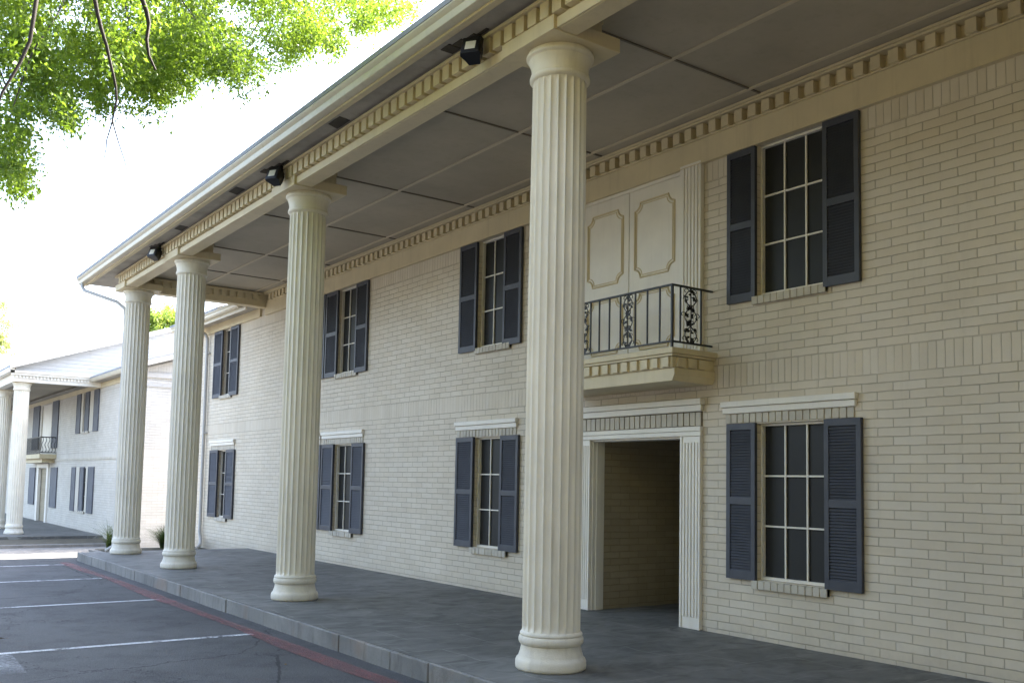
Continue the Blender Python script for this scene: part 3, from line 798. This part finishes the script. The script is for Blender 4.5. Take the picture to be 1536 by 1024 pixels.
# ================================================================== TREES
def leaves(blobs, per, ll, lw, seed, cl=26, spread=.16, droop=.25):
    r = np.random.default_rng(seed); V = []
    for (bx, by, bz, br) in blobs:
        n = max(3, int(per*br**2.1/ (cl*.085)))
        d = r.normal(size=(n,3)); d /= np.linalg.norm(d, axis=1)[:,None]
        cen = np.array([bx,by,bz]) + d*(br*r.uniform(0,1,(n,1))**.45)
        ax = r.normal(size=(n,3)); ax[:,2] -= droop*2; ax /= np.linalg.norm(ax,axis=1)[:,None]
        t = r.uniform(-1,1,(n,cl,1)); P = cen[:,None,:] + ax[:,None,:]*t*spread + r.normal(size=(n,cl,3))*spread*.28
        V.append(P.reshape(-1,3))
    P = np.concatenate(V); n = len(P)
    a = r.normal(size=(n,3)); a[:,2] -= .7; a /= np.linalg.norm(a,axis=1)[:,None]
    b = np.cross(a, r.normal(size=(n,3))); b /= np.linalg.norm(b,axis=1)[:,None]
    s = r.uniform(.6,1.3,(n,1)); a = a*ll*s; b = b*lw*s*.5; nn = np.cross(a,b); nn /= np.linalg.norm(nn,axis=1)[:,None]
    quad = np.stack([P, P+a*.45+b+nn*lw*.15, P+a, P+a*.45-b+nn*lw*.15], axis=1).reshape(-1,3)
    return quad, n
def leaf_mesh(name, mat, parent, *args, **kw):
    q, n = leaves(*args, **kw)
    me = bpy.data.meshes.new(name); me.vertices.add(4*n); me.vertices.foreach_set('co', q.astype(np.float32).ravel())
    me.loops.add(4*n); me.loops.foreach_set('vertex_index', np.arange(4*n, dtype=np.int32))
    me.polygons.add(n); me.polygons.foreach_set('loop_start', np.arange(0, 4*n, 4, dtype=np.int32))
    me.update(calc_edges=True); me.materials.append(mat)
    o = bpy.data.objects.new(name, me); COL.objects.link(o)
    if parent: o.parent = parent
    print(name, n, 'leaves')
    return o
BL = [(-6.29, 8.77, 5.18, 0.32), (-6.07, 8.66, 5.05, 0.32), (-5.75, 10.54, 5.89, 0.39), (-6.0, 9.27, 4.96, 0.27), (-5.91, 9.76, 5.17, 0.28), (-6.14, 7.13, 4.08, 0.12), (-5.76, 9.28, 4.84, 0.16), (-5.56, 10.5, 5.28, 0.18), (-6.48, 7.2, 3.72, 0.16), (-6.24, 8.84, 4.24, 0.19), (-6.09, 10.09, 4.61, 0.22), (-6.31, 8.0, 3.74, 0.13), (-6.13, 9.39, 4.18, 0.15), (-5.94, 10.66, 4.53, 0.17), (-6.46, 7.31, 4.0, 0.15), (-6.31, 8.46, 4.37, 0.18), (-5.95, 7.51, 4.68, 0.25), (-5.62, 9.27, 5.39, 0.3), (-5.86, 7.43, 4.35, 0.12), (-5.49, 9.4, 5.16, 0.15), (-5.43, 9.73, 5.27, 0.16), (-5.74, 7.26, 4.65, 0.22), (-5.17, 9.36, 5.65, 0.29), (-4.99, 10.22, 6.0, 0.32), (-5.47, 7.72, 4.65, 0.22), (-5.18, 9.12, 5.24, 0.26), (-4.89, 10.22, 5.74, 0.29), (-5.4, 7.68, 4.92, 0.31), (-5.12, 8.46, 5.32, 0.34), (-4.68, 10.05, 6.01, 0.4), (-4.46, 10.66, 5.84, 0.21), (-5.13, 7.42, 4.99, 0.26), (-4.65, 9.0, 5.74, 0.32), (-4.39, 9.73, 6.05, 0.34), (-4.96, 7.32, 4.81, 0.17), (-3.99, 10.4, 6.2, 0.25), (-4.6, 7.93, 5.07, 0.15), (-3.71, 10.35, 6.21, 0.2), (-3.66, 9.89, 6.4, 0.33), (-3.65, 9.21, 6.08, 0.2), (-3.43, 9.83, 6.38, 0.21), (-4.21, 7.45, 5.39, 0.21), (-3.44, 9.32, 6.41, 0.26), (-2.8, 10.58, 7.06, 0.3), (-3.73, 8.03, 5.62, 0.12), (-3.24, 9.06, 6.18, 0.14), (-2.87, 9.93, 6.61, 0.15), (-3.54, 7.91, 5.87, 0.17), (-2.78, 9.32, 6.69, 0.21), (-2.6, 9.71, 6.96, 0.22), (-3.3, 7.76, 5.97, 0.14), (-2.66, 9.01, 6.7, 0.17), (-2.01, 10.18, 7.38, 0.19), (-3.18, 7.63, 5.98, 0.07), (-2.24, 9.32, 6.96, 0.09), (-1.68, 10.33, 7.58, 0.1), (-6.5, 7.37, 5.09, 0.35), (-6.36, 9.18, 6.01, 0.43), (-6.27, 9.82, 6.18, 0.46), (-5.98, 7.19, 5.2, 0.36), (-5.64, 8.75, 5.99, 0.44), (-5.47, 9.89, 6.64, 0.49), (-5.21, 7.82, 5.86, 0.41), (-4.89, 8.77, 6.29, 0.46), (-4.4, 10.5, 7.31, 0.55), (-4.55, 7.6, 5.87, 0.37), (-4.15, 8.86, 6.56, 0.43), (-3.79, 9.77, 7.12, 0.48), (-3.72, 8.04, 6.24, 0.31), (-3.42, 8.66, 6.71, 0.33), (-2.57, 10.36, 7.67, 0.4)]
def wander(p0, p1, n, j):
    p0, p1 = Vector(p0), Vector(p1); out = []
    for i in range(n+1):
        q = p0.lerp(p1, i/n)
        if 0 < i < n: q += Vector([rnd.uniform(-j, j) for _ in range(3)])
        out.append(q)
    return out
T = empty('tree', 'broad green tree reaching its leafy branches over the parking lot at the upper left', 'tree')
tk = MB(); tk.tube([(-9.2,11.2,-.3),(-9.15,11.15,.3),(-9.0,11.0,1.6),(-8.9,10.8,3.0),(-8.6,10.5,4.2),(-8.2,10.1,5.3)], .30, 12, r1=.17)
tk.tube([(-9.2,11.2,-.3),(-9.2,11.2,.1)], .42, 12, r1=.30)
tk.build('trunk', M['bark'], T, smooth=60)
limb = MB()
TW1 = [(-6.1, 6.7, 4.68), (-6.07, 6.7, 4.55), (-6.04, 6.7, 4.45), (-6.0, 6.7, 4.34), (-5.98, 6.7, 4.26), (-5.95, 6.7, 4.16), (-5.93, 6.7, 4.08), (-5.92, 6.7, 3.99), (-5.93, 6.7, 3.92), (-5.94, 6.7, 3.84)]
TW2 = [(-5.95, 6.7, 3.79), (-5.97, 6.7, 3.7), (-5.97, 6.7, 3.65), (-5.98, 6.7, 3.57)]
TW3 = [(-5.92, 6.7, 3.78), (-5.9, 6.7, 3.72), (-5.87, 6.7, 3.64), (-5.85, 6.7, 3.59), (-5.83, 6.7, 3.52)]
TW4 = [(-5.9, 6.7, 3.98), (-5.88, 6.7, 3.96), (-5.86, 6.7, 3.92)]
LB2 = [(-5.78, 6.8, 4.83), (-5.73, 6.8, 4.71), (-5.71, 6.8, 4.63), (-5.72, 6.8, 4.51), (-5.7, 6.8, 4.4), (-5.65, 6.8, 4.31)]
limb.tube([(-8.2,10.1,5.2),(-7.5,9.6,5.9),(-6.6,9.2,6.2),(-5.6,8.9,6.5),(-4.4,9.1,6.9),(-3.2,9.3,7.2),(-2.2,9.6,7.6)], .13, 8, r1=.02)
limb.tube([(-8.6,10.5,4.3),(-7.9,9.0,6.0),(-7.0,7.4,6.3),(-6.45,6.6,4.55),(-6.48,6.6,4.20),(-6.53,6.6,4.04),(-6.62,6.6,3.82),(-6.66,6.62,3.6)], .022, 7, r1=.006)
limb.tube([(-7.9,9.0,6.0),(-6.9,7.6,5.9),(-6.2,6.8,5.2)]+TW1, .018, 7, r1=.0055)
limb.tube([TW1[-1]]+TW2, .0055, 5, r1=.003)
limb.tube([TW1[-1]]+TW3, .0055, 5, r1=.003)
limb.tube([TW1[-2]]+TW4, .0055, 5, r1=.003)
limb.tube([(-7.0,7.4,6.3),(-6.2,7.1,5.6)]+LB2, .022, 6, r1=.008)
bl = [b for b in BL if b[3] > .14]
for b in bl[::2]:
    src = min([(-7.5,9.6,5.9),(-6.6,9.2,6.2),(-5.6,8.9,6.5),(-4.4,9.1,6.9),(-3.2,9.3,7.2)], key=lambda s: (s[0]-b[0])**2+(s[1]-b[1])**2)
    limb.tube(wander(src, b[:3], 5, .06), .014, 5, r1=.004)
limb.build('limb', M['bark'], T, smooth=60)
off = [(-7.6+rnd.uniform(-1.4,.6), 10+rnd.uniform(-2,2.2), 6.2+rnd.uniform(-.6,1.6), .7) for _ in range(12)]
leaf_mesh('crown', M['leaf'], T, [(a, b, c-.10, d*1.08) for a, b, c, d in BL] + [(q[0]+.05, q[1]+.2, q[2]+.12, .10) for q in (TW1[:6:2]+LB2[:4:2]+[(-6.48,6.6,4.2),(-6.55,6.6,4.0)])], 1650, .044, .020, 5, spread=.12)
leaf_mesh('crown', M['leaf'], T, off, 160, .09, .045, 6)

for (tx, ty, tz, rr, sd, lb) in ((-13.6, 3.4, 6.6, 3.7, 21, 'added sky-blocking tree across the parking lot straight left of the viewer'),
        (-13.5, -3.5, 7.6, 4.4, 22, 'big added sky-blocking tree across the parking lot behind the viewer'),
        (-12.0, -11.0, 7.0, 4.4, 23, 'wide added sky-blocking tree farthest behind the viewer'),
        (-20.0, -.5, 9.5, 4.8, 24, 'tallest added sky-blocking tree standing behind the other trees'),
        (-7.0, -16.0, 6.5, 4.6, 25, 'added sky-blocking tree near the portico far behind the viewer')):
    TT = empty('tree', lb, 'tree')  # out-of-view tree, added to keep skylight off the near wall
    MB().tube([(tx,ty,-.3),(tx+.1,ty,2),(tx,ty+.2,4.5),(tx,ty,7.5)], .3, 10, r1=.08).build('trunk', M['bark'], TT, smooth=60)
    bb = [(tx+rnd.uniform(-rr,rr)*.62, ty+rnd.uniform(-rr,rr)*.62, tz+rnd.uniform(-rr,rr)*.85, rr*.5) for _ in range(18)]
    leaf_mesh('crown', M['leaf_olive'], TT, bb, 75, .30, .17, sd, spread=.4)

wood = [(-30+3*math.sin(i*1.7), -38+i*4.4, 3.0+.8*math.sin(i*2.3), 3.4) for i in range(14)] + [(-27.5+2*math.sin(i*1.1), -38+i*4.4, 6.6+1.0*math.sin(i*1.3), 3.0) for i in range(14)]  # out-of-view foliage added to block the low horizon and darken the upper wall
tag(leaf_mesh('added_tree_line', M['leaf_olive'], None, wood, 26, .55, .34, 31, spread=.7), 'unseen belt of trees added beyond the parking lot to cut low skylight', 'trees', kind='stuff')

T2 = empty('tree', 'yellow-green sunlit tree behind the low gable roof, seen between the farthest columns', 'tree')
MB().tube([(5.3,45,-.6),(5.3,45,3),(5.4,45,6.5),(5.3,45,8.8)], .16, 8, r1=.04).build('trunk', M['bark'], T2)
leaf_mesh('crown', M['leaf_far'], T2, [(5.3,45,7.9,1.35),(4.3,44.8,7.4,.9),(6.2,45.2,7.7,1.0),(5.5,45.6,8.8,.8),(4.6,45,8.6,.6),(5.9,44.7,8.9,.5)], 240, .13, .07, 8, spread=.22)
T3 = empty('tree', 'pale thin-leaved tree far behind the roof at the left edge', 'tree')
MB().tube([(-1.2,60,-.6),(-1.1,60,4),(-.9,60,8),(-.9,60,11)], .2, 8, r1=.04).build('trunk', M['bark'], T3)
leaf_mesh('crown', M['leaf_pale'], T3, [(-.7,60,10.9,1.0),(.2,60.2,9.9,.9),(1.05,60,9.75,.4),(.6,60,8.8,.7),(.0,60,8.3,.8),(-.9,60,9.5,1.3),(.5,60.4,11.1,.45),(-1.6,60,11.8,1.),(-2.5,60,10,1.2)], 70, .17, .09, 9, spread=.3)

# ornamental grasses at the corner of the far building
def tuft(x, y, z, h, n, label, seed, spread=.5):
    r = random.Random(seed); mb = MB()
    for i in range(n):
        a = r.uniform(0, 6.283); d = r.uniform(.05, 1)*spread; hh = h*r.uniform(.6, 1.1)*(1-.25*d/spread); w = r.uniform(.004, .008)
        bx, by = x+r.uniform(-.10,.10), y+r.uniform(-.10,.10); ca, sa = math.cos(a), math.sin(a)
        pts = [(bx+ca*d*t**1.8, by+sa*d*t**1.8, z+hh*(t-.32*t**3)) for t in (0,.25,.5,.75,1)]
        vs = []; 
        for k, p in enumerate(pts):
            ww = w*(1-k/4.6); vs += [(p[0]-sa*ww, p[1]+ca*ww, p[2]), (p[0]+sa*ww, p[1]-ca*ww, p[2])]
        mb.add(vs, [(2*k, 2*k+1, 2*k+3, 2*k+2) for k in range(4)])
    o = mb.build('ornamental_grass', M['grass']); tag(o, label, 'plant'); return o
tuft(-.86, 22.5, -.17, .80, 640, 'dense green grass clump between the two farthest columns', 1, .95)
tuft(-2.02, 22.5, -.17, .95, 170, 'thin wispy grass clump just left of the corner column', 2, 1.1)
# short lawn at far left
r = np.random.default_rng(4); mb = MB()
for i in range(2600):
    x, y = r.uniform(-6.5,-3.55), r.uniform(29.4,31.9); h = r.uniform(.05,.14); a = r.uniform(0,3.14); w = .012
    mb.add([(x-w*math.cos(a),y-w*math.sin(a),-.50),(x+w*math.cos(a),y+w*math.sin(a),-.50),(x+r.uniform(-.04,.04),y+r.uniform(-.04,.04),-.5+h)], [(0,1,2)])
tag(mb.build('grass', M['grass']), 'short green lawn beside the far kerb at the left edge', 'grass', kind='stuff')
# fallen leaf and crumbs on the asphalt
mb = MB(); x, y, z = -5.93, 10.55, -.150
mb.add([(x,y,z+.002),(x+.045,y+.022,z+.016),(x+.10,y,z+.006),(x+.055,y-.026,z+.020),(x+.05,y,z+.004)], [(0,3,4),(0,4,1),(1,4,2),(2,4,3)])
mb.tube([(x+.10,y,z+.006),(x+.13,y+.01,z+.004)], .0015, 4)
tag(mb.build('fallen_leaf', M['litter']), 'single dry curled leaf lying on the asphalt at lower left', 'leaf')
mb = MB(); x, y, z = -4.02, 8.0, -.154
mb.add([(x,y,z),(x+.018,y+.008,z),(x+.026,y-.008,z),(x+.01,y-.014,z),(x+.013,y-.004,z+.012)], [(0,1,4),(1,2,4),(2,3,4),(3,0,4),(3,2,1,0)])
tag(mb.build('leaf_crumb', M['litter']), 'tiny tan leaf crumb on the asphalt below the red line', 'leaf')

# ================================================================== WORLD, SUN, CAMERA
SUN_EL, SUN_AZ = 42., 85.       # sun over the building, towards +X
w = bpy.data.worlds.new('World'); scene.world = w; w.use_nodes = True
nt = w.node_tree; nt.nodes.clear()
sky = nt.nodes.new('ShaderNodeTexSky'); sky.sky_type = 'NISHITA'; sky.sun_disc = False
sky.sun_elevation = R_(SUN_EL); sky.sun_rotation = R_(SUN_AZ); sky.dust_density = 4.0; sky.air_density = 1.0; sky.ozone_density = 1.0
hs = nt.nodes.new('ShaderNodeHueSaturation'); hs.inputs['Saturation'].default_value = .86; nt.links.new(sky.outputs[0], hs.inputs['Color'])
bg = nt.nodes.new('ShaderNodeBackground'); bg.inputs[1].default_value = .15
wo = nt.nodes.new('ShaderNodeOutputWorld'); nt.links.new(hs.outputs[0], bg.inputs[0]); nt.links.new(bg.outputs[0], wo.inputs[0])
sl = bpy.data.lights.new('sun', 'SUN'); sl.energy = 4.2; sl.angle = R_(.5); sl.color = (1., .93, .82)
so = bpy.data.objects.new('sun', sl); COL.objects.link(so)
az, el = R_(SUN_AZ), R_(SUN_EL)
d = Vector((math.sin(az)*math.cos(el), math.cos(az)*math.cos(el), math.sin(el)))
so.rotation_euler = d.to_track_quat('Z', 'Y').to_euler(); so.location = d*60

cam = bpy.data.cameras.new('camera'); co = bpy.data.objects.new('camera', cam); COL.objects.link(co)
Rv = Vector((0.8093454, -0.5870136, 0.01936642)); Uv = Vector((-0.06055496, -0.05060165, 0.99688142)); Fv = Vector((0.58420298, 0.80799413, 0.0765008))
m = Matrix.Identity(4)
for i in range(3): m[i][0], m[i][1], m[i][2] = Rv[i], Uv[i], -Fv[i]
m[0][3], m[1][3], m[2][3] = -7.40568368, 0., 1.45
co.matrix_world = m
cam.sensor_width = 36.; cam.lens = 1432.26/1536*36.; cam.shift_y = (615.65-512)/1536
cam.clip_start = .05; cam.clip_end = 1500.
scene.camera = co
scene.view_settings.view_transform = 'Standard'; scene.view_settings.look = 'None'
scene.view_settings.exposure = 2.95; scene.view_settings.gamma = 1.
scene.view_settings.use_curve_mapping = False
